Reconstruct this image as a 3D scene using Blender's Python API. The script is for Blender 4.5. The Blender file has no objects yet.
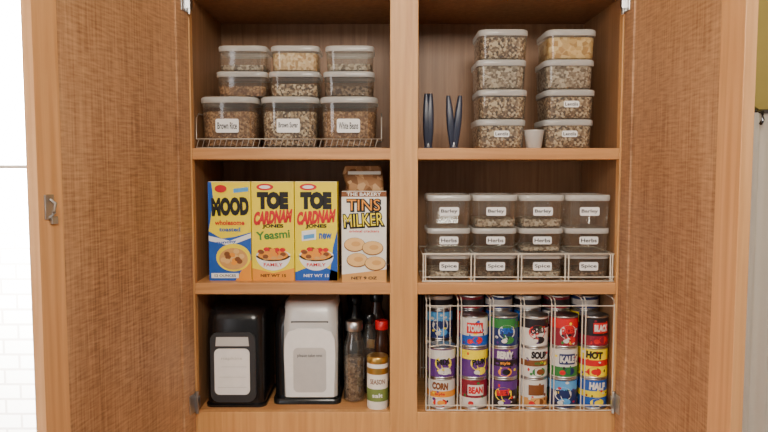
import bpy, bmesh, math, random
from mathutils import Vector, Matrix
random.seed(4)
ZC = 1.55
sc = bpy.context.scene

# ------------------------------------------------------------ materials
MATS = {}
def lin(c):
    return tuple(((x/255)/12.92 if x/255 <= .04045 else (((x/255)+.055)/1.055)**2.4) for x in c) + (1,)
def base(name):
    m = bpy.data.materials.new(name); m.use_nodes = True
    nt = m.node_tree; b = nt.nodes['Principled BSDF']
    return m, nt, b
def plain(name, col, rough=.5, metal=0, emis=0, spec=.5, var=.06):
    if name in MATS: return MATS[name]
    m, nt, b = base(name)
    c = lin(col)
    tc = nt.nodes.new('ShaderNodeTexCoord'); n = nt.nodes.new('ShaderNodeTexNoise')
    n.inputs['Scale'].default_value = 60
    nt.links.new(tc.outputs['Object'], n.inputs['Vector'])
    r = nt.nodes.new('ShaderNodeValToRGB')
    r.color_ramp.elements[0].color = tuple(x*(1-var) for x in c[:3])+(1,)
    r.color_ramp.elements[1].color = tuple(min(1, x*(1+var)) for x in c[:3])+(1,)
    nt.links.new(n.outputs['Fac'], r.inputs[0]); nt.links.new(r.outputs[0], b.inputs['Base Color'])
    b.inputs['Roughness'].default_value = rough; b.inputs['Metallic'].default_value = metal
    b.inputs['Specular IOR Level'].default_value = spec
    MATS[name] = m; return m
def wood(name, c1, c2, scale=(45, 45, 2.2), rough=.45, bump=.08):
    m, nt, b = base(name)
    tc = nt.nodes.new('ShaderNodeTexCoord'); mp = nt.nodes.new('ShaderNodeMapping')
    mp.inputs['Scale'].default_value = scale
    n = nt.nodes.new('ShaderNodeTexNoise'); n.inputs['Scale'].default_value = 1.6; n.inputs['Detail'].default_value = 6
    n.inputs['Distortion'].default_value = .6
    r = nt.nodes.new('ShaderNodeValToRGB')
    r.color_ramp.elements[0].position = .32; r.color_ramp.elements[1].position = .7
    r.color_ramp.elements[0].color = lin(c1); r.color_ramp.elements[1].color = lin(c2)
    bp = nt.nodes.new('ShaderNodeBump'); bp.inputs['Strength'].default_value = bump; bp.inputs['Distance'].default_value = .002
    L = nt.links.new
    L(tc.outputs['Object'], mp.inputs[0]); L(mp.outputs[0], n.inputs['Vector']); L(n.outputs['Fac'], r.inputs[0])
    L(r.outputs[0], b.inputs['Base Color']); L(n.outputs['Fac'], bp.inputs['Height']); L(bp.outputs[0], b.inputs['Normal'])
    b.inputs['Roughness'].default_value = rough
    MATS[name] = m; return m
def woven(name, c1, c2):
    m, nt, b = base(name); L = nt.links.new
    tc = nt.nodes.new('ShaderNodeTexCoord')
    outs = []
    for s in ((240, 1, 7), (30, 1, 210), (8, 1, 1.1)):
        mp = nt.nodes.new('ShaderNodeMapping'); mp.inputs['Scale'].default_value = s
        n = nt.nodes.new('ShaderNodeTexNoise'); n.inputs['Scale'].default_value = 1; n.inputs['Detail'].default_value = 3
        L(tc.outputs['Object'], mp.inputs[0]); L(mp.outputs[0], n.inputs['Vector']); outs.append(n.outputs['Fac'])
    a = nt.nodes.new('ShaderNodeMath'); a.operation = 'ADD'; L(outs[0], a.inputs[0]); L(outs[1], a.inputs[1])
    a2 = nt.nodes.new('ShaderNodeMath'); a2.operation = 'ADD'; L(a.outputs[0], a2.inputs[0]); L(outs[2], a2.inputs[1])
    d = nt.nodes.new('ShaderNodeMath'); d.operation = 'DIVIDE'; d.inputs[1].default_value = 3; L(a2.outputs[0], d.inputs[0])
    r = nt.nodes.new('ShaderNodeValToRGB'); r.color_ramp.elements[0].position = .38; r.color_ramp.elements[1].position = .61
    r.color_ramp.elements[0].color = lin(c1); r.color_ramp.elements[1].color = lin(c2)
    L(d.outputs[0], r.inputs[0]); L(r.outputs[0], b.inputs['Base Color'])
    bp = nt.nodes.new('ShaderNodeBump'); bp.inputs['Strength'].default_value = .2; bp.inputs['Distance'].default_value = .002
    L(d.outputs[0], bp.inputs['Height']); L(bp.outputs[0], b.inputs['Normal'])
    b.inputs['Roughness'].default_value = .5
    MATS[name] = m; return m
def clear(name, tint=(242, 243, 240), edge=.6, haze=.025, hazecol=(225, 225, 220), lo=.07):
    m = bpy.data.materials.new(name); m.use_nodes = True; nt = m.node_tree; nt.nodes.clear(); L = nt.links.new
    o = nt.nodes.new('ShaderNodeOutputMaterial'); t = nt.nodes.new('ShaderNodeBsdfTransparent'); t.inputs[0].default_value = lin(tint)
    g = nt.nodes.new('ShaderNodeBsdfGlossy'); g.inputs['Roughness'].default_value = .08; g.inputs[0].default_value = (1, 1, 1, 1)
    df = nt.nodes.new('ShaderNodeBsdfDiffuse'); df.inputs[0].default_value = lin(hazecol)
    lw = nt.nodes.new('ShaderNodeLayerWeight'); lw.inputs[0].default_value = .3
    mr = nt.nodes.new('ShaderNodeMapRange'); mr.inputs['To Min'].default_value = lo; mr.inputs['To Max'].default_value = edge
    mx = nt.nodes.new('ShaderNodeMixShader'); mx2 = nt.nodes.new('ShaderNodeMixShader'); mx2.inputs[0].default_value = haze
    L(lw.outputs['Facing'], mr.inputs['Value']); L(mr.outputs[0], mx.inputs[0]); L(t.outputs[0], mx.inputs[1]); L(g.outputs[0], mx.inputs[2])
    L(mx.outputs[0], mx2.inputs[1]); L(df.outputs[0], mx2.inputs[2]); L(mx2.outputs[0], o.inputs[0])
    MATS[name] = m; return m
def grains(name, cols, scale=220):
    m, nt, b = base(name); L = nt.links.new
    tc = nt.nodes.new('ShaderNodeTexCoord'); v = nt.nodes.new('ShaderNodeTexVoronoi'); v.inputs['Scale'].default_value = scale
    L(tc.outputs['Object'], v.inputs['Vector'])
    sep = nt.nodes.new('ShaderNodeSeparateColor'); L(v.outputs['Color'], sep.inputs[0])
    r = nt.nodes.new('ShaderNodeValToRGB'); r.color_ramp.interpolation = 'CONSTANT'
    while len(r.color_ramp.elements) < len(cols): r.color_ramp.elements.new(.5)
    for i, c in enumerate(cols):
        r.color_ramp.elements[i].position = i/len(cols); r.color_ramp.elements[i].color = lin(c)
    L(sep.outputs[0], r.inputs[0]); L(r.outputs[0], b.inputs['Base Color'])
    bp = nt.nodes.new('ShaderNodeBump'); bp.inputs['Strength'].default_value = .6; bp.inputs['Distance'].default_value = .003
    L(v.outputs['Distance'], bp.inputs['Height']); L(bp.outputs[0], b.inputs['Normal'])
    b.inputs['Roughness'].default_value = .7
    MATS[name] = m; return m

W_FRAME = wood('wood_face_frame', (200, 144, 84), (222, 168, 104))
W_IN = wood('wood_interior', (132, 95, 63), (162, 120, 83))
W_SHELF = wood('wood_shelf', (186, 130, 76), (212, 156, 98), scale=(2.2, 45, 45))
W_STILE = wood('wood_door_stile', (204, 148, 94), (226, 172, 118), scale=(45, 45, 1.6))
PANEL = woven('wood_door_panel', (136, 93, 60), (202, 156, 114))
METAL = plain('steel', (190, 190, 190), .3, 1)
CHROME = plain('chrome_dark', (120, 120, 125), .25, 1)
WIRE = plain('wire_white', (222, 212, 194), .35)
WIRE2 = plain('wire_tray_steel', (190, 180, 165), .35, .6)
BLACK = plain('black_plastic', (20, 20, 22), .22)
WHITE = plain('white_paper', (248, 247, 245), .6)
INK = plain('ink', (22, 20, 24), .6)
GLASS = clear('clear_plastic')
LID = clear('lid_plastic', haze=.25, edge=.6)
LIDEDGE = clear('lid_rim_plastic', haze=.45, edge=.5, hazecol=(240, 238, 232))
G_BROWN = grains('grain_brown', [(112, 78, 50), (150, 112, 76), (178, 140, 100), (128, 92, 62)])
G_OAT = grains('grain_oats', [(214, 178, 130), (232, 200, 154), (194, 154, 106), (240, 216, 176)], 160)
G_SPECK = grains('grain_mixed_beans', [(116, 94, 74), (214, 194, 162), (150, 124, 98), (90, 72, 58), (190, 164, 130)], 230)
G_DARK = grains('grain_dark', [(78, 60, 46), (110, 88, 68), (140, 118, 96)], 200)
G_CHIP = grains('grain_chips', [(218, 178, 112), (238, 206, 144), (190, 146, 84)], 90)
G_GREY = grains('grain_grey', [(140, 124, 106), (178, 162, 140), (112, 96, 80), (204, 190, 168)], 190)

# ------------------------------------------------------------ mesh builder
def rr(w, d, r, z, cx=0, cy=0, n=5):
    r = max(1e-4, min(r, w/2-1e-4, d/2-1e-4)); out = []
    for (sx, sy, a0) in ((1, 1, 0), (-1, 1, 90), (-1, -1, 180), (1, -1, 270)):
        for i in range(n+1):
            a = math.radians(a0+90*i/n)
            out.append((cx+sx*(w/2-r)+r*math.cos(a), cy+sy*(d/2-r)+r*math.sin(a), z))
    return out
TC = {}
def text_geo(s, bold=.02):
    k = (s, bold)
    if k in TC: return TC[k]
    cu = bpy.data.curves.new('t', 'FONT'); cu.body = s; cu.offset = bold; cu.resolution_u = 3
    ob = bpy.data.objects.new('t', cu); sc.collection.objects.link(ob)
    dg = bpy.context.evaluated_depsgraph_get(); me = ob.evaluated_get(dg).to_mesh()
    vs = [tuple(v.co) for v in me.vertices]; fs = [tuple(p.vertices) for p in me.polygons]
    ob.evaluated_get(dg).to_mesh_clear(); bpy.data.objects.remove(ob); bpy.data.curves.remove(cu)
    x0 = min(v[0] for v in vs); x1 = max(v[0] for v in vs); y0 = min(v[1] for v in vs); y1 = max(v[1] for v in vs)
    vs = [((v[0]-x0)/(x1-x0)-.5, (v[1]-y0)/(y1-y0)-.5) for v in vs]
    TC[k] = (vs, fs); return TC[k]
class MB:
    def __init__(s): s.v = []; s.f = []; s.m = []; s.sm = []; s.mats = []
    def mi(s, m):
        if m not in s.mats: s.mats.append(m)
        return s.mats.index(m)
    def add(s, vs, fs, mat, smooth=False):
        o = len(s.v); s.v += [tuple(v) for v in vs]; k = s.mi(mat)
        for f in fs: s.f.append(tuple(i+o for i in f)); s.m.append(k); s.sm.append(smooth)
    def box(s, x0, x1, y0, y1, z0, z1, mat):
        s.add([(x, y, z) for z in (z0, z1) for y in (y0, y1) for x in (x0, x1)],
              [(0, 1, 3, 2), (4, 5, 7, 6), (0, 1, 5, 4), (2, 3, 7, 6), (0, 2, 6, 4), (1, 3, 7, 5)], mat)
    def loft(s, rings, mat, c0=True, c1=True, smooth=True):
        n = len(rings[0]); vs = [p for r in rings for p in r]; fs = []
        for i in range(len(rings)-1):
            for j in range(n):
                k = (j+1) % n; fs.append((i*n+j, i*n+k, (i+1)*n+k, (i+1)*n+j))
        s.add(vs, fs, mat, smooth)
        if c0: s.add(rings[0], [tuple(range(n))], mat)
        if c1: s.add(rings[-1], [tuple(range(n))], mat)
    def lathe(s, prof, mat, cx=0, cy=0, n=28, c0=True, c1=True):
        s.loft([[(cx+r*math.cos(2*math.pi*i/n), cy+r*math.sin(2*math.pi*i/n), z) for i in range(n)] for r, z in prof], mat, c0, c1)
    def tube(s, pts, r, mat, n=6, closed=False):
        P = [Vector(p) for p in pts]; N = len(P); rings = []
        for i in range(N):
            if closed: t = P[(i+1) % N]-P[i-1]
            else: t = P[min(i+1, N-1)]-P[max(i-1, 0)]
            t.normalize(); up = Vector((0, 0, 1)) if abs(t.z) < .9 else Vector((0, 1, 0))
            a = t.cross(up).normalized(); b = t.cross(a)
            rings.append([tuple(P[i]+a*r*math.cos(2*math.pi*j/n)+b*r*math.sin(2*math.pi*j/n)) for j in range(n)])
        if closed: rings.append(rings[0])
        s.loft(rings, mat, not closed, not closed)
    def text(s, st, cx, cz, w, h, mat, xf, bold=.02, rot=0, shear=0):
        vs, fs = text_geo(st, bold); out = []
        for x, y in vs:
            X = x*w + shear*y*h; Z = y*h; c, q = math.cos(rot), math.sin(rot)
            out.append(xf(cx+X*c-Z*q, cz+X*q+Z*c))
        s.add(out, fs, mat)
    def poly(s, pts, mat, xf): s.add([xf(x, z) for x, z in pts], [tuple(range(len(pts)))], mat)
    def ell(s, cx, cz, a, b, mat, xf, n=28, a0=0, a1=360):
        pts = [(cx+a*math.cos(math.radians(a0+(a1-a0)*i/n)), cz+b*math.sin(math.radians(a0+(a1-a0)*i/n))) for i in range(n+(a1-a0 < 360))]
        s.poly(pts, mat, xf)
    def make(s, name, loc=(0, 0, 0), rot=0, bevel=0, parent=None):
        me = bpy.data.meshes.new(name); me.from_pydata(s.v, [], s.f)
        for m in s.mats: me.materials.append(m)
        me.polygons.foreach_set('material_index', s.m); me.polygons.foreach_set('use_smooth', s.sm)
        bm = bmesh.new(); bm.from_mesh(me); bmesh.ops.recalc_face_normals(bm, faces=bm.faces); bm.to_mesh(me); bm.free()
        me.update(); ob = bpy.data.objects.new(name, me); ob.location = loc; ob.rotation_euler = (0, 0, rot)
        sc.collection.objects.link(ob)
        if parent: ob.parent = parent
        if bevel:
            md = ob.modifiers.new('bevel', 'BEVEL'); md.width = bevel; md.segments = 2; md.limit_method = 'ANGLE'
        return ob

# ------------------------------------------------------------ cabinet
S1, S2, S3, TOP = ZC+.051, ZC-.261, ZC-.568, ZC+.394
XL, XA, XB, XR, DEP = -.44, .014, .078, .54, .30
CAB = bpy.data.objects.new('pantry_cabinet', None); sc.collection.objects.link(CAB)
b = MB()
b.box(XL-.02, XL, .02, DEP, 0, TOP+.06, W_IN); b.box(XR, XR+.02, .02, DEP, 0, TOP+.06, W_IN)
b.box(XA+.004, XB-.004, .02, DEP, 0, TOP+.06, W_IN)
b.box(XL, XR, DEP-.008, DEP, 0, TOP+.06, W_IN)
b.make('carcass', parent=CAB)
for x0, x1 in ((XL, XA+.004), (XB-.004, XR)):
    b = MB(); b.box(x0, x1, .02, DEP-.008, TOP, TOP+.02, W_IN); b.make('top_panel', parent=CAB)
    for z, t, y in ((S1, .026, .002), (S2, .027, .002), (S3, .02, .02)):
        b = MB(); b.box(x0, x1, y, DEP-.008, z-t, z, W_SHELF); b.make('shelf', parent=CAB, bevel=.0015)
b = MB()
b.box(XL-.055, XL, 0, .02, 0, TOP+.06, W_FRAME); b.box(XR, XR+.055, 0, .02, 0, TOP+.06, W_FRAME)
b.box(XA, XB, 0, .02, 0, TOP+.06, W_FRAME)
for x0, x1 in ((XL, XA), (XB, XR)):
    b.box(x0, x1, 0, .02, ZC-.78, S3, W_FRAME); b.box(x0, x1, 0, .02, TOP+.005, TOP+.06, W_FRAME)
    b.box(x0, x1, 0, .02, 0, .1, W_FRAME)
    b.box(x0-.012, x1+.012, -.02, -.001, .09, ZC-.77, W_STILE); b.box(x0+.05, x1-.05, -.024, -.02, .16, ZC-.84, PANEL)
b.make('face_frame', bevel=.0015, parent=CAB)

def door(nm, hx, ang, w, st, side, latch):
    b = MB(); z0, z1 = ZC-.72, ZC+.47
    def bx(x0, x1, a, c, ya, yb, m): y = sorted((ya*side, yb*side)); b.box(x0, x1, y[0], y[1], a, c, m)
    bx(0, .05, z0, z1, 0, .02, PANEL); bx(w-st, w, z0, z1, 0, .02, W_STILE)
    bx(.05, w-st, z0, z0+.06, 0, .02, W_STILE); bx(.05, w-st, z1-.06, z1, 0, .02, W_STILE)
    bx(.05, w-st, z0+.06, z1-.06, .004, .015, PANEL)
    for z in (ZC+.375, ZC-.54):
        bx(.002, .03, z-.022, z+.022, -.003, 0, METAL)
        bx(-.004, .008, z-.014, z+.014, -.010, 0, METAL)
        b.lathe([(.004, z-.026), (.004, z+.026)], METAL, cx=.004, cy=-.006*side, n=10)
    if latch:
        bx(w-.032, w-.012, latch-.016, latch+.024, -.003, 0, METAL)
        b.tube([(w-.022, .004, latch+.016), (w-.022, .014, latch+.01), (w-.014, .017, latch-.004), (w-.014, .010, latch-.012)], .0028, METAL)
        bx(w-.038, w-.024, latch-.024, latch-.012, -.005, 0, METAL)
    b.make(nm, loc=(hx, -.007, 0), rot=ang, bevel=.002, parent=CAB)
door('door_leaf_a', XL-.001, math.radians(-103), .474, .056, -1, ZC-.063)
door('door_leaf_b', XR+.001, math.radians(-88), .470, .070, 1, 0)

# ------------------------------------------------------------ containers
def container(x, yfront, z, w, d, h, fillmat, frac, label=None, lw=.035, lh=.018, lz=.5, r=.022):
    b = MB(); lidh = min(.011, h*.16); hb = h-lidh
    b.loft([rr(w*.90, d*.90, r*.8, .0), rr(w*.93, d*.93, r, .003), rr(w*.965, d*.965, r, hb*.9), rr(w*.985, d*.985, r, hb)], GLASS, True, False)
    b.loft([rr(w*.985, d*.985, r, hb-.004), rr(w, d, r, hb-.002), rr(w, d, r, hb+lidh*.7), rr(w*.97, d*.97, r, h-.001)], LIDEDGE, False, False)
    b.loft([rr(w*.97, d*.97, r, h-.001), rr(w*.92, d*.92, r*.9, h), rr(w*.88, d*.88, r*.8, h-.002)], LID, False, True)
    if fillmat:
        ft = hb*frac
        b.loft([rr(w*.86, d*.86, r*.7, .003), rr(w*.90, d*.90, r*.8, .006), rr(w*.925, d*.925, r*.85, ft*.97), rr(w*.87, d*.87, r*.8, ft), rr(w*.4, d*.4, r*.5, ft+.003)], fillmat)
    if label:
        yy = -d*.4925-.0006; cz = h*lz
        b.loft([[(p[0], yy, cz+p[1]) for p in rr(lw, lh, .004, 0)], [(p[0], yy-.0005, cz+p[1]) for p in rr(lw, lh, .004, 0)]], WHITE)
        b.text(label, 0, cz, lw*.84, lh*.5, INK, lambda x, zz: (x, yy-.0009, zz), .02)
    return b.make('food_storage_container', loc=(x, yfront+d/2, z))
for x, lab, fm in ((-.366, 'Brown Rice', G_BROWN), (-.2235, 'Brown Sugar', G_SPECK), (-.083, 'White Beans', G_BROWN)):
    container(x, .032, S1+.0035, .137, .14, .118, fm, .78, lab, .054, .032, .42, .035)
z2 = S1+.1215
for x, f2, f3 in ((-.336, (G_BROWN, .5), (G_GREY, .3)), (-.212, (G_SPECK, .6), (G_OAT, .85)), (-.083, (G_DARK, .5), (G_GREY, .35))):
    container(x, .045, z2, .122, .11, .06, f2[0], f2[1])
    container(x+.002, .048, z2+.06, .116, .108, .06, f3[0], f3[1])
b = MB()
for z in (.0015, .022):
    b.tube([(-.437, .027, S1+z), (-.006, .027, S1+z), (-.006, .18, S1+z), (-.437, .18, S1+z)], .0013, WIRE2, closed=True)
for i in range(34):
    x = -.437+i*.0130
    if x < -.010: b.tube([(x, .027, S1+.0015), (x+.006, .027, S1+.022)], .0008, WIRE2, n=5)
for x in (-.437, -.006): b.tube([(x, .027, S1+.022), (x, .03, S1+.07), (x, .05, S1+.082), (x, .16, S1+.082), (x, .18, S1+.06), (x, .18, S1+.022)], .0013, WIRE2)
b.make('wire_tray')
for x, fm in ((.2765, (G_SPECK, G_SPECK, G_GREY, G_SPECK)), (.436, (G_SPECK, G_SPECK, G_GREY, G_CHIP))):
    for i in range(4):
        container(x+(.003 if i % 2 else 0), .04, S1+i*.0693, .118, .13, .0693, fm[i], (.93, .9, .93, .88)[i], 'Lentils' if i == 0 or (i == 1 and x > .3) else None, .036, .015, .5)
BLUE = plain('blue_plastic', (42, 48, 68), .35)
def clip(x, y, spread, h, wid):
    b = MB()
    for s in (-1, 1):
        rings = []
        for i in range(13):
            t = i/12; w = .004+wid*math.sin(math.pi*(.12+.80*t))**.7; cx = s*(.003+spread*t)
            rings.append(rr(w, .010+.014*math.sin(math.pi*t*.9), .004, h*t, cx, 0, 3))
        b.loft(rings, BLUE)
    b.lathe([(.006, .002), (.007, .006), (.007, .02), (.004, .024)], METAL, n=14)
    b.box(-.01, .01, -.012, .012, 0, .004, BLUE)
    b.make('bag_clip', loc=(x, y, S1))
clip(.105, .06, .002, .13, .013); clip(.166, .06, .011, .125, .013)
b = MB(); SIL = plain('brushed_steel', (215, 215, 210), .35, .3)
b.lathe([(.014, 0), (.018, .003), (.0235, .042), (.0245, .044), (.022, .042), (.016, .006), (.001, .005)], SIL, c1=False)
b.tube([(0, .022, .040), (0, .04, .040), (0, .075, .039), (0, .1, .039)], .003, SIL)
b.make('measuring_cup', loc=(.3555, .055, S1))

for i, x in enumerate((.153, .263, .373, .4825)):
    container(x, .024, S2+.0035, .104, .12, .064, G_DARK if i % 2 else G_GREY, .35, 'Spice', .044, .02, .5, .018)
    container(x, .028, S2+.0675, .104, .12, .058, G_GREY if i == 2 else None, .25, 'Herbs', .044, .018, .5, .018)
    container(x, .026, S2+.1255, .105, .12, .079, G_GREY if i in (1, 2) else None, .3, 'Barley', .046, .02, .5, .018)
b = MB(); zt = S2+.066
X0, X1 = .09, .5385
for z in (S2+.002, zt):
    b.tube([(X0, .014, z), (X1-.001, .014, z), (X1-.001, .165, z), (X0, .165, z)], .0022, WIRE, closed=True)
b.tube([(X0, .012, S2+.012), (X1, .012, S2+.012)], .0014, WIRE)
for x in (X0+.002, .208, .318, .428, X1-.004):
    for dx in (-.004, .004) if .1 < x < .5 else (0, .005 if x < .3 else -.005):
        b.tube([(x+dx, .013, S2+.002), (x+dx, .013, zt)], .0017, WIRE)
for k in range(9):
    x = X0+.02+k*.052
    if x < X1: b.tube([(x, .014, S2+.0016), (x, .165, S2+.0016)], .0012, WIRE)
b.make('wire_basket')

# ------------------------------------------------------------ boxes
YEL = plain('carton_yellow', (255, 230, 0), .4, var=.01); BLU = plain('carton_blue', (30, 90, 185), .4); RED = plain('print_red', (215, 28, 35), .4)
GRN = plain('print_green', (50, 130, 60), .4); TAN = plain('print_tan', (220, 162, 90), .5); BRN = plain('print_brown', (130, 76, 36), .5)
CRM = plain('carton_cream', (246, 242, 230), .45); ORG = plain('print_orange', (244, 156, 40), .4); SKY = plain('print_sky', (90, 165, 225), .4)
LT = plain('print_cracker', (236, 190, 120), .5)
def F(d, k): return lambda x, z: (x, -d/2-.0004*k, z)
def carton(w, d, h, mat, side):
    b = MB(); b.box(-w/2, w/2, -d/2, d/2, 0, h, mat)
    b.box(-w/2+.001, w/2-.001, -d/2+.001, 0, h, h+.0008, side)
    return b
def cereal(kind, x):
    w, d, h = .1, .055, .234
    b = carton(w, d, h, YEL, CRM); f = [F(d, k) for k in range(8)]
    if kind == 0:
        b.poly([(-.05, 0), (.05, 0), (.05, .115), (.01, .104), (-.02, .1), (-.05, .118)], BLU, f[1])
        b.poly([(-.05, .095), (0, .083), (.05, .102), (.05, .113), (0, .095), (-.05, .107)], WHITE, f[2])
        b.poly([(.012, .0), (.05, .0), (.05, .05), (.03, .03)], ORG, f[1.5 and 2])
        b.poly([(-.05, .118), (-.05, .234), (-.042, .234), (-.038, .2), (-.044, .15)], BLU, f[1])
        b.ell(-.02, .218, .014, .009, RED, f[2]); b.poly([(.01, .208), (.045, .212), (.045, .222), (.01, .218)], SKY, f[1])
        b.text('MOOD', .002, .176, .088, .044, INK, f[3], .07, .03)
        b.text('wholesome', 0, .138, .07, .012, RED, f[3], .03); b.text('toasted', .0, .122, .05, .010, BLU, f[3], .03)
        b.ell(.008, .055, .041, .033, YEL, f[3]); b.ell(.008, .052, .034, .026, TAN, f[4])
        for a in range(14): b.ell(.008+.024*math.cos(a*2.4)*((a*5 % 7+1)/7), .053+.018*math.sin(a*2.4)*((a*5 % 7+1)/7), .007, .006, (LT, BRN, ORG, LT)[a % 4], F(d, 5+.1*a), 10)
        b.text('crunchy', -.012, .091, .055, .009, BLU, f[4], .03, .08); b.poly([(-.045, .006), (.02, .006), (.02, .018), (-.045, .018)], WHITE, f[4])
        b.text('12 OUNCES', -.012, .012, .05, .006, INK, f[5])
    else:
        b.ell(-.018, .222, .02, .008, RED, f[1]); b.ell(-.018, .222, .013, .004, WHITE, f[2])
        b.text('TOE', 0, .190, .074, .042, INK, f[2], .09, 0)
        b.text('CARDNAM', 0, .151, .09, .032, RED, f[3], .07, .08, .2)
        b.text('JONES', 0, .129, .05, .011, INK, f[2], .05)
        if kind == 1:
            b.text('Yeasmi', .0, .109, .08, .020, GRN, f[2], .03, .08)
            b.poly([(-.05, 0), (.05, 0), (.05, .03), (0, .018), (-.05, .03)], ORG, f[1])
        else:
            b.poly([(-.05, 0), (.05, 0), (.05, .02), (0, .04), (-.05, .02)], BLU, f[1])
            b.poly([(.03, .0), (.05, .0), (.05, .12), (.04, .08)], BLU, f[1])
            b.poly([(-.034, .094), (.0, .098), (.0, .122), (-.034, .118)], WHITE, f[2]); b.poly([(-.03, .098), (-.004, .102), (-.004, .112), (-.03, .108)], SKY, f[3])
            b.text('new', .022, .106, .03, .014, BLU, f[3], .03)
        b.ell(0, .06, .041, .036, WHITE, f[3], 28, 180, 360); b.ell(0, .06, .041, .014, CRM, f[3])
        b.ell(0, .061, .036, .012, ORG, f[4])
        for a in range(20):
            b.ell(.030*math.cos(a*2.4)*((a % 5+1)/5), .064+.011*math.sin(a*1.7), .007, .005, (RED, BRN, TAN, ORG)[a % 4], F(d, 5+.1*a), 10)
        b.text('FAMILY', 0, .038, .045, .008, RED, f[5], .02); b.text('NET WT 15', .0, .012, .06, .007, INK if kind == 1 else WHITE, f[4])
    b.make('cereal_box', loc=(x, .035+d/2, S2))
cereal(0, -.3645); cereal(1, -.2625); cereal(2, -.1605)
w, d, h = .104, .06, .212
b = carton(w, d, h, CRM, CRM); f = [F(d, k) for k in range(8)]
b.poly([(-.052, .2), (.052, .2), (.052, .212), (-.052, .212)], BRN, f[1]); b.text('THE BAKERY', 0, .206, .08, .008, CRM, f[2])
b.text('TINS', 0, .18, .082, .032, INK, f[2], .09); b.text('TINS', -.001, .181, .076, .026, ORG, f[3], .0)
b.text('MILKER', 0, .145, .098, .036, INK, f[2], .09, .06); b.text('MILKER', -.001, .146, .091, .029, YEL, f[3], .0, .06)
b.text('original crackers', 0, .119, .07, .008, RED, f[2])
b.poly([(-.052, 0), (.052, 0), (.052, .03), (-.052, .018)], TAN, f[1])
for j, (cx, cz, rt) in enumerate(((-.022, .088, .2), (.02, .08, -.25), (-.016, .052, .1), (.026, .044, .3))):
    b.ell(cx, cz, .025, .017, BRN, F(d, 2+j*.8), 20); b.ell(cx, cz+.001, .0235, .0155, LT, F(d, 2.4+j*.8), 20)
    b.ell(cx+.003, cz+.002, .011, .006, TAN, F(d, 2.6+j*.8), 14)
b.text('NET 9 OZ', .0, .01, .06, .007, INK, f[4])
b.make('cracker_box', loc=(-.0465, .012+d/2, S2))
KR = grains('bag_kraft', [(170, 120, 76), (190, 142, 96), (140, 96, 58), (214, 172, 124)], 60)
b = MB(); rings = []
for i in range(15):
    t = i/14; dd = .07*(1-t)**.35+.012; ww = .095+.006*math.sin(i*2.1)
    rings.append(rr(ww, dd, .012, .272*t, .004*math.sin(i*1.3), .004*math.cos(i*1.9), 4))
b.loft(rings, KR)
for i in range(4): b.box(-.045+.006*(i % 2), .042, -.014-.003*i, .004, .212+i*.013, .220+i*.013, CRM if i % 2 else BRN)
b.make('snack_bag', loc=(-.05, .135, S2))

# ------------------------------------------------------------ napkin dispensers
GREY = plain('grey_metal', (214, 213, 210), .35, .15); DKG = plain('dark_grey', (58, 58, 60), .3)
b = MB(); w, d, h = .146, .17, .238
b.loft([rr(w, d, .02, 0), rr(w, d, .022, .006)], BLACK)
b.loft([rr(w*.95, d*.95, .022, .006), rr(w*.97, d*.97, .025, .02), rr(w*.97, d*.96, .028, h*.72), rr(w*.96, d*.93, .03, h*.88), rr(w*.92, d*.86, .03, h*.96), rr(w*.82, d*.72, .03, h*.99), rr(w*.5, d*.45, .02, h)], BLACK)
yy = -d*.485
def plate(b, pts, y0, y1, mat): b.loft([[(p[0], y0, p[1]) for p in pts], [(p[0], y1, p[1]) for p in pts]], mat, smooth=False)
plate(b, [(p[0]-.004, .098+p[1]) for p in rr(.108, .17, .02, 0)], yy+.004, yy-.003, DKG)
plate(b, [(p[0]-.006, .088+p[1]) for p in rr(.084, .112, .012, 0)], yy-.002, yy-.005, WHITE)
b.poly([(-.045, .15), (.035, .15), (.033, .172), (-.043, .172)], GREY, lambda x, z: (x, yy-.0036, z))
for k in range(3): b.box(-.040+.004*k, .028, yy-.0062, yy-.005, .05+.025*k, .0506+.025*k, GREY)
b.text('napkins', -.006, .12, .05, .009, GREY, lambda x, z: (x, yy-.0056, z))
b.make('napkin_dispenser', loc=(-.357, .03+d/2, S3))
b = MB(); w, d, h = .166, .17, .25
b.loft([rr(w, d, .018, 0), rr(w, d, .02, .012), rr(w*.96, d*.96, .02, .014)], BLACK)
b.loft([rr(w*.97, d*.9, .02, .014, 0, .006), rr(w*.97, d*.9, .022, h*.75, 0, .006), rr(w*.93, d*.84, .03, h*.9, 0, .008), rr(w*.8, d*.7, .03, h*.96, 0, .01)], BLACK)
ox = .008
b.loft([rr(w*.80, d*.94, .02, .016, ox), rr(w*.82, d*.96, .022, h*.55, ox), rr(w*.82, d*.95, .026, h*.78, ox), rr(w*.80, d*.88, .03, h*.9, ox), rr(w*.77, d*.8, .03, h*.98, ox), rr(w*.7, d*.7, .028, h, ox)], GREY)
yy = -d*.48
plate(b, [(q+ox, z) for q, z in [(-.058, .018), (.058, .018), (.062, .12), (.06, .16), (.052, .178), (.03, .186), (-.03, .186), (-.052, .178), (-.06, .16), (-.062, .12)]], yy+.01, yy-.002, WHITE)
plate(b, [(p[0]+ox, .085+p[1]) for p in rr(.08, .11, .012, 0)], yy-.001, yy-.0025, GREY)
b.text('please take one', ox, .12, .06, .01, DKG, lambda x, z: (x, yy-.0032, z), .0)
b.box(-.037, .053, yy+.002, yy+.012, .2, .204, DKG)
b.make('napkin_dispenser', loc=(-.188, .05+d/2, S3))

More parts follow.
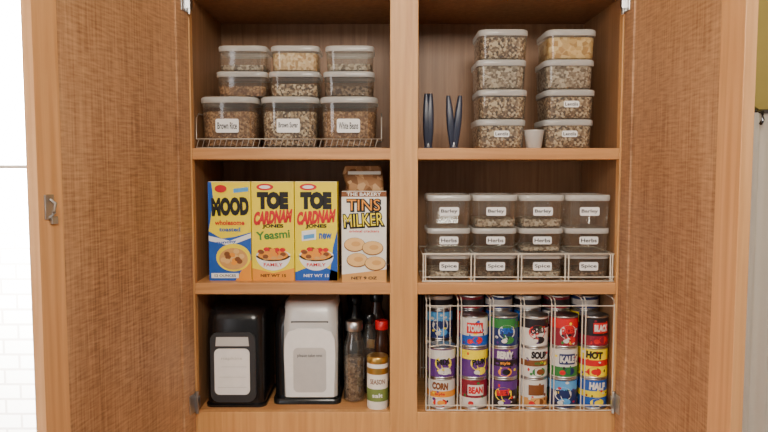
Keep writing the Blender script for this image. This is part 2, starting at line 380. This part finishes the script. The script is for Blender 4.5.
# ------------------------------------------------------------ bottles
AMB = plain('amber_sauce', (60, 34, 22), .15); GOLD = plain('gold_lid', (200, 160, 80), .3, .8); LBG = plain('label_green', (120, 140, 70), .5)
def bottle(x, y, r, h, bodymat, capmat, labmat=None, neck=.45, name='sauce_bottle', fill=None):
    b = MB(); hs = h*.68
    b.lathe([(r*.9, 0), (r, .004), (r, hs), (r*.85, hs+h*.07), (r*neck, hs+h*.14), (r*neck, h*.9)], bodymat, c1=False)
    b.lathe([(r*neck*1.15, h*.88), (r*neck*1.2, h*.9), (r*neck*1.2, h*.99), (r*neck, h)], capmat)
    if fill: b.lathe([(r*.88, .004), (r*.92, .008), (r*.92, hs*.8), (r*.5, hs*.82)], fill)
    if labmat:
        b.lathe([(r+.0005, h*.18), (r+.0005, h*.5)], labmat, c0=False, c1=False)
        b.text('SAUCE', 0, h*.36, r*1.5, h*.06, INK, lambda q, z: ((r+.001)*math.sin(q/r), -(r+.001)*math.cos(q/r), z))
    b.make(name, loc=(x, y, S3))
bottle(-.074, .085, .026, .2, GLASS, METAL, None, .7, 'glass_bottle', G_DARK)
bottle(-.037, .135, .019, .205, GLASS, BLACK, None, .55, 'glass_bottle', AMB)
bottle(-.006, .13, .0185, .19, AMB, RED, CRM, .75)
bottle(-.078, .2, .027, .245, BLACK, BLACK, DKG, .6)
bottle(-.02, .2, .026, .255, AMB, BLACK, TAN, .55)
b = MB(); r = .0255
b.lathe([(r*.95, 0), (r, .003), (r, .108), (r*.93, .114)], CRM)
b.lathe([(r*1.0, .11), (r*1.02, .112), (r*1.02, .124), (r*.95, .126)], GOLD)
b.lathe([(r+.0004, .02), (r+.0004, .05)], LBG, c0=False, c1=False); b.lathe([(r+.0004, .085), (r+.0004, .1)], GOLD, c0=False, c1=False)
cy = lambda q, z: ((r+.001)*math.sin(q/r), -(r+.001)*math.cos(q/r), z)
b.text('SEASON', 0, .068, .036, .012, BRN, cy); b.text('salt', 0, .035, .025, .01, WHITE, cy)
b.make('seasoning_jar', loc=(-.0155, .038, S3))

# ------------------------------------------------------------ cans and rack
PUR = plain('print_purple', (96, 50, 132), .4); TEAL = plain('print_teal', (50, 140, 150), .4); NAVY = plain('print_navy', (34, 50, 105), .4)
DRK = plain('print_black', (36, 30, 36), .4); PNK = plain('print_maroon', (140, 30, 50), .4)
CW = plain('print_offwhite', (226, 222, 214), .45)
H = .0748; R = .0345
def can(x, y, z, bodym, band, patch, txtm, word, style, H=H):
    b = MB(); n = 36
    b.lathe([(R*.93, 0), (R, .0005), (R, .003), (R*.97, .0045)], METAL, n=n)
    b.lathe([(R*.97, H-.0045), (R, H-.003), (R, H-.0006), (R*.95, H), (R*.92, H-.002), (R*.7, H-.0018), (R*.66, H-.0026), (R*.01, H-.0024)], METAL, n=n, c0=False)
    rb = R*.975
    b.lathe([(rb, .004), (rb, H-.004)], bodym, n=n, c0=False, c1=False)
    def cy(k):
        q = rb+.0003*k
        return lambda s, zz: (q*math.sin(s/q), -q*math.cos(s/q), zz)
    def patchr(s0, s1, z0, z1, m, k):
        for i in range(10):
            a = s0+(s1-s0)*i/10; c = s0+(s1-s0)*(i+1)/10
            b.poly([(a, z0), (c, z0), (c, z1), (a, z1)], m, cy(k))
    if style < 3:
        for q in range(9):
            b.ell(random.uniform(-.03, .03), random.uniform(H*.12, H*.88), random.uniform(.002, .005), random.uniform(.002, .004), random.choice((RED, YEL, CW, GRN, PUR, DRK, patch, band)), cy(1.6), 9)
    if style == 0:
        b.lathe([(rb+.0003, .005), (rb+.0003, H*.38)], band, n=n, c0=False, c1=False)
        patchr(-.02, .02, H*.46, H*.8, patch, 2); b.text(word, 0, H*.63, .036, .017, txtm, cy(3), .06)
        b.ell(.006, H*.24, .013, .009, patch, cy(2), 14); b.ell(-.012, H*.2, .007, .006, RED, cy(3), 12)
    elif style == 1:
        b.lathe([(rb+.0003, H*.62), (rb+.0003, H-.006)], band, n=n, c0=False, c1=False)
        b.ell(0, H*.5, .021, .017, patch, cy(2), 20); b.text(word, 0, H*.55, .034, .014, txtm, cy(3), .06, .1)
        b.ell(.004, H*.25, .015, .009, band, cy(3), 14); b.ell(-.006, H*.22, .007, .005, CW, cy(4), 14)
    elif style == 2:
        b.lathe([(rb+.0003, H*.4), (rb+.0003, H*.6)], band, n=n, c0=False, c1=False)
        b.text(word, 0, H*.76, .040, .018, txtm, cy(3), .07, -.05); b.text('style', .0, H*.5, .024, .009, patch, cy(3), .03)
        b.ell(0, H*.22, .017, .011, patch, cy(2), 18); b.ell(.003, H*.22, .010, .007, band, cy(3), 14)
    else:
        b.lathe([(rb+.0003, H*.3), (rb+.0003, H*.7)], band, n=n, c0=False, c1=False)
    return b.make('food_can', loc=(x, y, z), rot=random.uniform(-.35, .35))
CX = [.1385, .2165, .2885, .3605, .4325, .5045]
cols = {
 (0, 0): (CW, ORG, RED, BRN, 'CORN', 2), (0, 1): (PUR, CW, YEL, INK, 'MIX', 1),
 (1, 0): (PNK, CW, CW, RED, 'BEAN', 0), (1, 1): (PUR, YEL, YEL, INK, 'PLUM', 1), (1, 2): (CW, BLU, RED, CW, 'TOMA', 0),
 (2, 0): (DRK, PUR, YEL, RED, 'BEET', 1), (2, 1): (PUR, DRK, ORG, CW, 'BERRY', 2), (2, 2): (NAVY, GRN, CW, BLU, 'PEAS', 1),
 (3, 0): (CW, TAN, BRN, BRN, 'OATY', 0), (3, 1): (CW, BRN, GRN, DRK, 'SOUP', 2), (3, 2): (CW, DRK, RED, DRK, 'CHILI', 1),
 (4, 0): (NAVY, SKY, CW, NAVY, 'TUNA', 1), (4, 1): (CW, GRN, NAVY, CW, 'KALE', 0), (4, 2): (PNK, RED, CW, RED, 'DICED', 1),
 (5, 0): (BLU, YEL, YEL, CW, 'HALF', 2), (5, 1): (YEL, RED, RED, DRK, 'HOT', 2), (5, 2): (DRK, PNK, RED, CW, 'BLACK', 0)}
for (c, l), a in cols.items(): can(CX[c], .048, S3+l*H, *a)
for c in range(0, 6):
    for l in range(3):
        k = cols[(random.randint(1, 5), random.randint(0, 2))]; can(CX[c], .121, S3+l*H, *k)
    can(CX[c], .121, S3+3*H, (CW, PNK, NAVY)[c % 3], (DRK, DRK, CW)[c % 3], RED, INK, '', 3, .036)
b = MB(); zt = ZC-.300; xs = [.0995]+[(CX[i]+CX[i+1])/2 for i in range(5)]+[.5387]
for j, x in enumerate(xs):
    for dx in ((-.004, .004) if .12 < x < .53 else ((0, .008) if j == 0 else (0,))):
        b.tube([(x+dx, .006, S3+.002), (x+dx, .006, zt-.012), (x+dx, .012, zt-.003), (x+dx, .022, zt), (x+dx, .24, zt), (x+dx, .25, zt-.01), (x+dx, .25, S3+.002)], .0014, WIRE)
for z in (S3+.002, S3+.014): b.tube([(.0995, .0065, z), (.5385, .0065, z)], .0016, WIRE)
b.tube([(.0995, .25, S3+.03), (.5385, .25, S3+.03)], .0015, WIRE)
b.tube([(.0995, .006, zt-.016), (.5385, .006, zt-.016)], .0012, WIRE)
for i in range(1, 3): b.tube([(.0995, .03+i*.07, zt), (.5385, .03+i*.07, zt)], .0012, WIRE)
b.tube([(.108, .0065, S3+.155), (.14, .0065, S3+.16), (.172, .0065, S3+.155)], .0012, WIRE)
for x in (.125, .14, .155): b.tube([(x, .0065, S3+.158), (x, .0065, zt-.016)], .0010, WIRE)
b.make('wire_can_rack')

# ------------------------------------------------------------ room
WALL = plain('wall_paint_olive', (196, 176, 96), .8, var=.02); WALLW = plain('wall_paint_white', (225, 222, 214), .8, var=.02)
FL = wood('floor_wood', (120, 80, 48), (160, 112, 70), scale=(20, 2, 20))
wy = DEP+.002
b = MB()
wx0, wx1, wz0, wz1 = -1.5, -.72, .6, 2.2
b.box(-2, wx0, wy, wy+.1, 0, 2.5, WALL); b.box(wx1, 2, wy, wy+.1, 0, 2.5, WALL)
b.box(wx0, wx1, wy, wy+.1, 0, wz0, WALL); b.box(wx0, wx1, wy, wy+.1, wz1, 2.5, WALL)
b.make('wall_back')
for nm, x0, x1 in (('wall_left', -2.1, -2), ('wall_right', 2, 2.1)):
    b = MB(); b.box(x0, x1, -3, wy+.1, 0, 2.5, WALLW); b.make(nm)
b = MB(); b.box(-2.1, 2.1, -3, wy+.1, -.05, 0, FL); b.make('floor')
b = MB(); b.box(-2.1, 2.1, -3, wy+.1, 2.5, 2.55, WALLW); b.make('ceiling')
b = MB(); FR = plain('window_paint', (240, 238, 234), .5)
b.box(wx0, wx0+.05, wy+.01, wy+.06, wz0, wz1, FR); b.box(wx1-.05, wx1, wy+.01, wy+.06, wz0, wz1, FR)
b.box(wx0, wx1, wy+.01, wy+.06, wz0, wz0+.05, FR); b.box(wx0, wx1, wy+.01, wy+.06, wz1-.05, wz1, FR)
b.box(wx0+.05, wx1-.05, wy+.02, wy+.05, 1.555, 1.565, FR)
b.box(wx0+.05, wx1-.05, wy+.03, wy+.034, wz0+.05, wz1-.05, clear('window_glass', (250, 252, 252), .2, .01, lo=.03))
b.make('window_1')
m, nt, bs = base('white_brick'); MATS['wb'] = m
tc = nt.nodes.new('ShaderNodeTexCoord'); mp = nt.nodes.new('ShaderNodeMapping'); mp.inputs['Rotation'].default_value = (math.radians(90), 0, 0)
br = nt.nodes.new('ShaderNodeTexBrick'); br.inputs['Scale'].default_value = 3.4
br.inputs['Color1'].default_value = lin((250, 246, 246)); br.inputs['Color2'].default_value = lin((244, 238, 237)); br.inputs['Mortar'].default_value = lin((200, 188, 187))
nt.links.new(tc.outputs['Object'], mp.inputs[0]); nt.links.new(mp.outputs[0], br.inputs['Vector']); nt.links.new(br.outputs[0], bs.inputs['Base Color'])
b = MB(); b.box(-3.2, 0, 1.6, 1.7, 0, 3, m); b.make('wall_exterior')
CUR = plain('curtain_cloth', (232, 224, 212), .9, var=.02)
b = MB(); n = 60; top = ZC+.15; vs = []; fs = []
for k in range(13):
    z = top-k*(1.3/12)
    for i in range(n+1):
        t = i/n; vs.append((.935+.54*t, .22+.014*math.sin(t*70)*(1+.3*math.sin(k)), z))
for k in range(12):
    for i in range(n): a = k*(n+1)+i; fs.append((a, a+1, a+n+2, a+n+1))
b.add(vs, fs, CUR, True)
b.tube([(.93, .22, top+.004), (1.55, .22, top+.004)], .006, CHROME)
for x in (.975, 1.5):
    b.tube([(x, .22, top+.006), (x, .25, top+.02), (x, wy, top+.02)], .006, CHROME); b.lathe([(.016, top+.004), (.018, top+.02), (.016, top+.036)], CHROME, cx=x, cy=wy-.019)
    b.tube([(x, .22, top+.004), (x, .195, top+.0), (x, .19, top-.02), (x, .20, top-.03)], .005, CHROME)
b.make('curtain')

# ------------------------------------------------------------ light + camera
def area(name, loc, tgt, size, power, col):
    l = bpy.data.lights.new(name, 'AREA'); l.size = size; l.energy = power; l.color = col
    o = bpy.data.objects.new(name, l); o.location = loc; o.rotation_euler = (Vector(tgt)-Vector(loc)).to_track_quat('-Z', 'Y').to_euler(); sc.collection.objects.link(o)
area('ceiling_light', (.1, -1.7, 2.42), (.05, .1, 1.45), .7, 42, (1, .91, .79))
area('daylight_fill', (-1.6, -2.2, 1.6), (.1, .1, 1.4), 1.2, 16, (.97, .97, 1))
area('sky_light_outside', (-1.3, .75, 2.7), (-1.5, 1.6, 1.4), 1.0, 2600, (1, 1, 1))
wd = bpy.data.worlds.new('world'); sc.world = wd; wd.use_nodes = True
wd.node_tree.nodes['Background'].inputs[0].default_value = (1, .95, .89, 1); wd.node_tree.nodes['Background'].inputs[1].default_value = .32
cd = bpy.data.cameras.new('camera'); cam = bpy.data.objects.new('camera', cd); sc.collection.objects.link(cam)
cam.location = (0, -1.5, ZC); cam.rotation_euler = (math.radians(86), 0, 0); cd.lens = 30.56; cd.sensor_width = 36; cd.clip_start = .01
sc.camera = cam
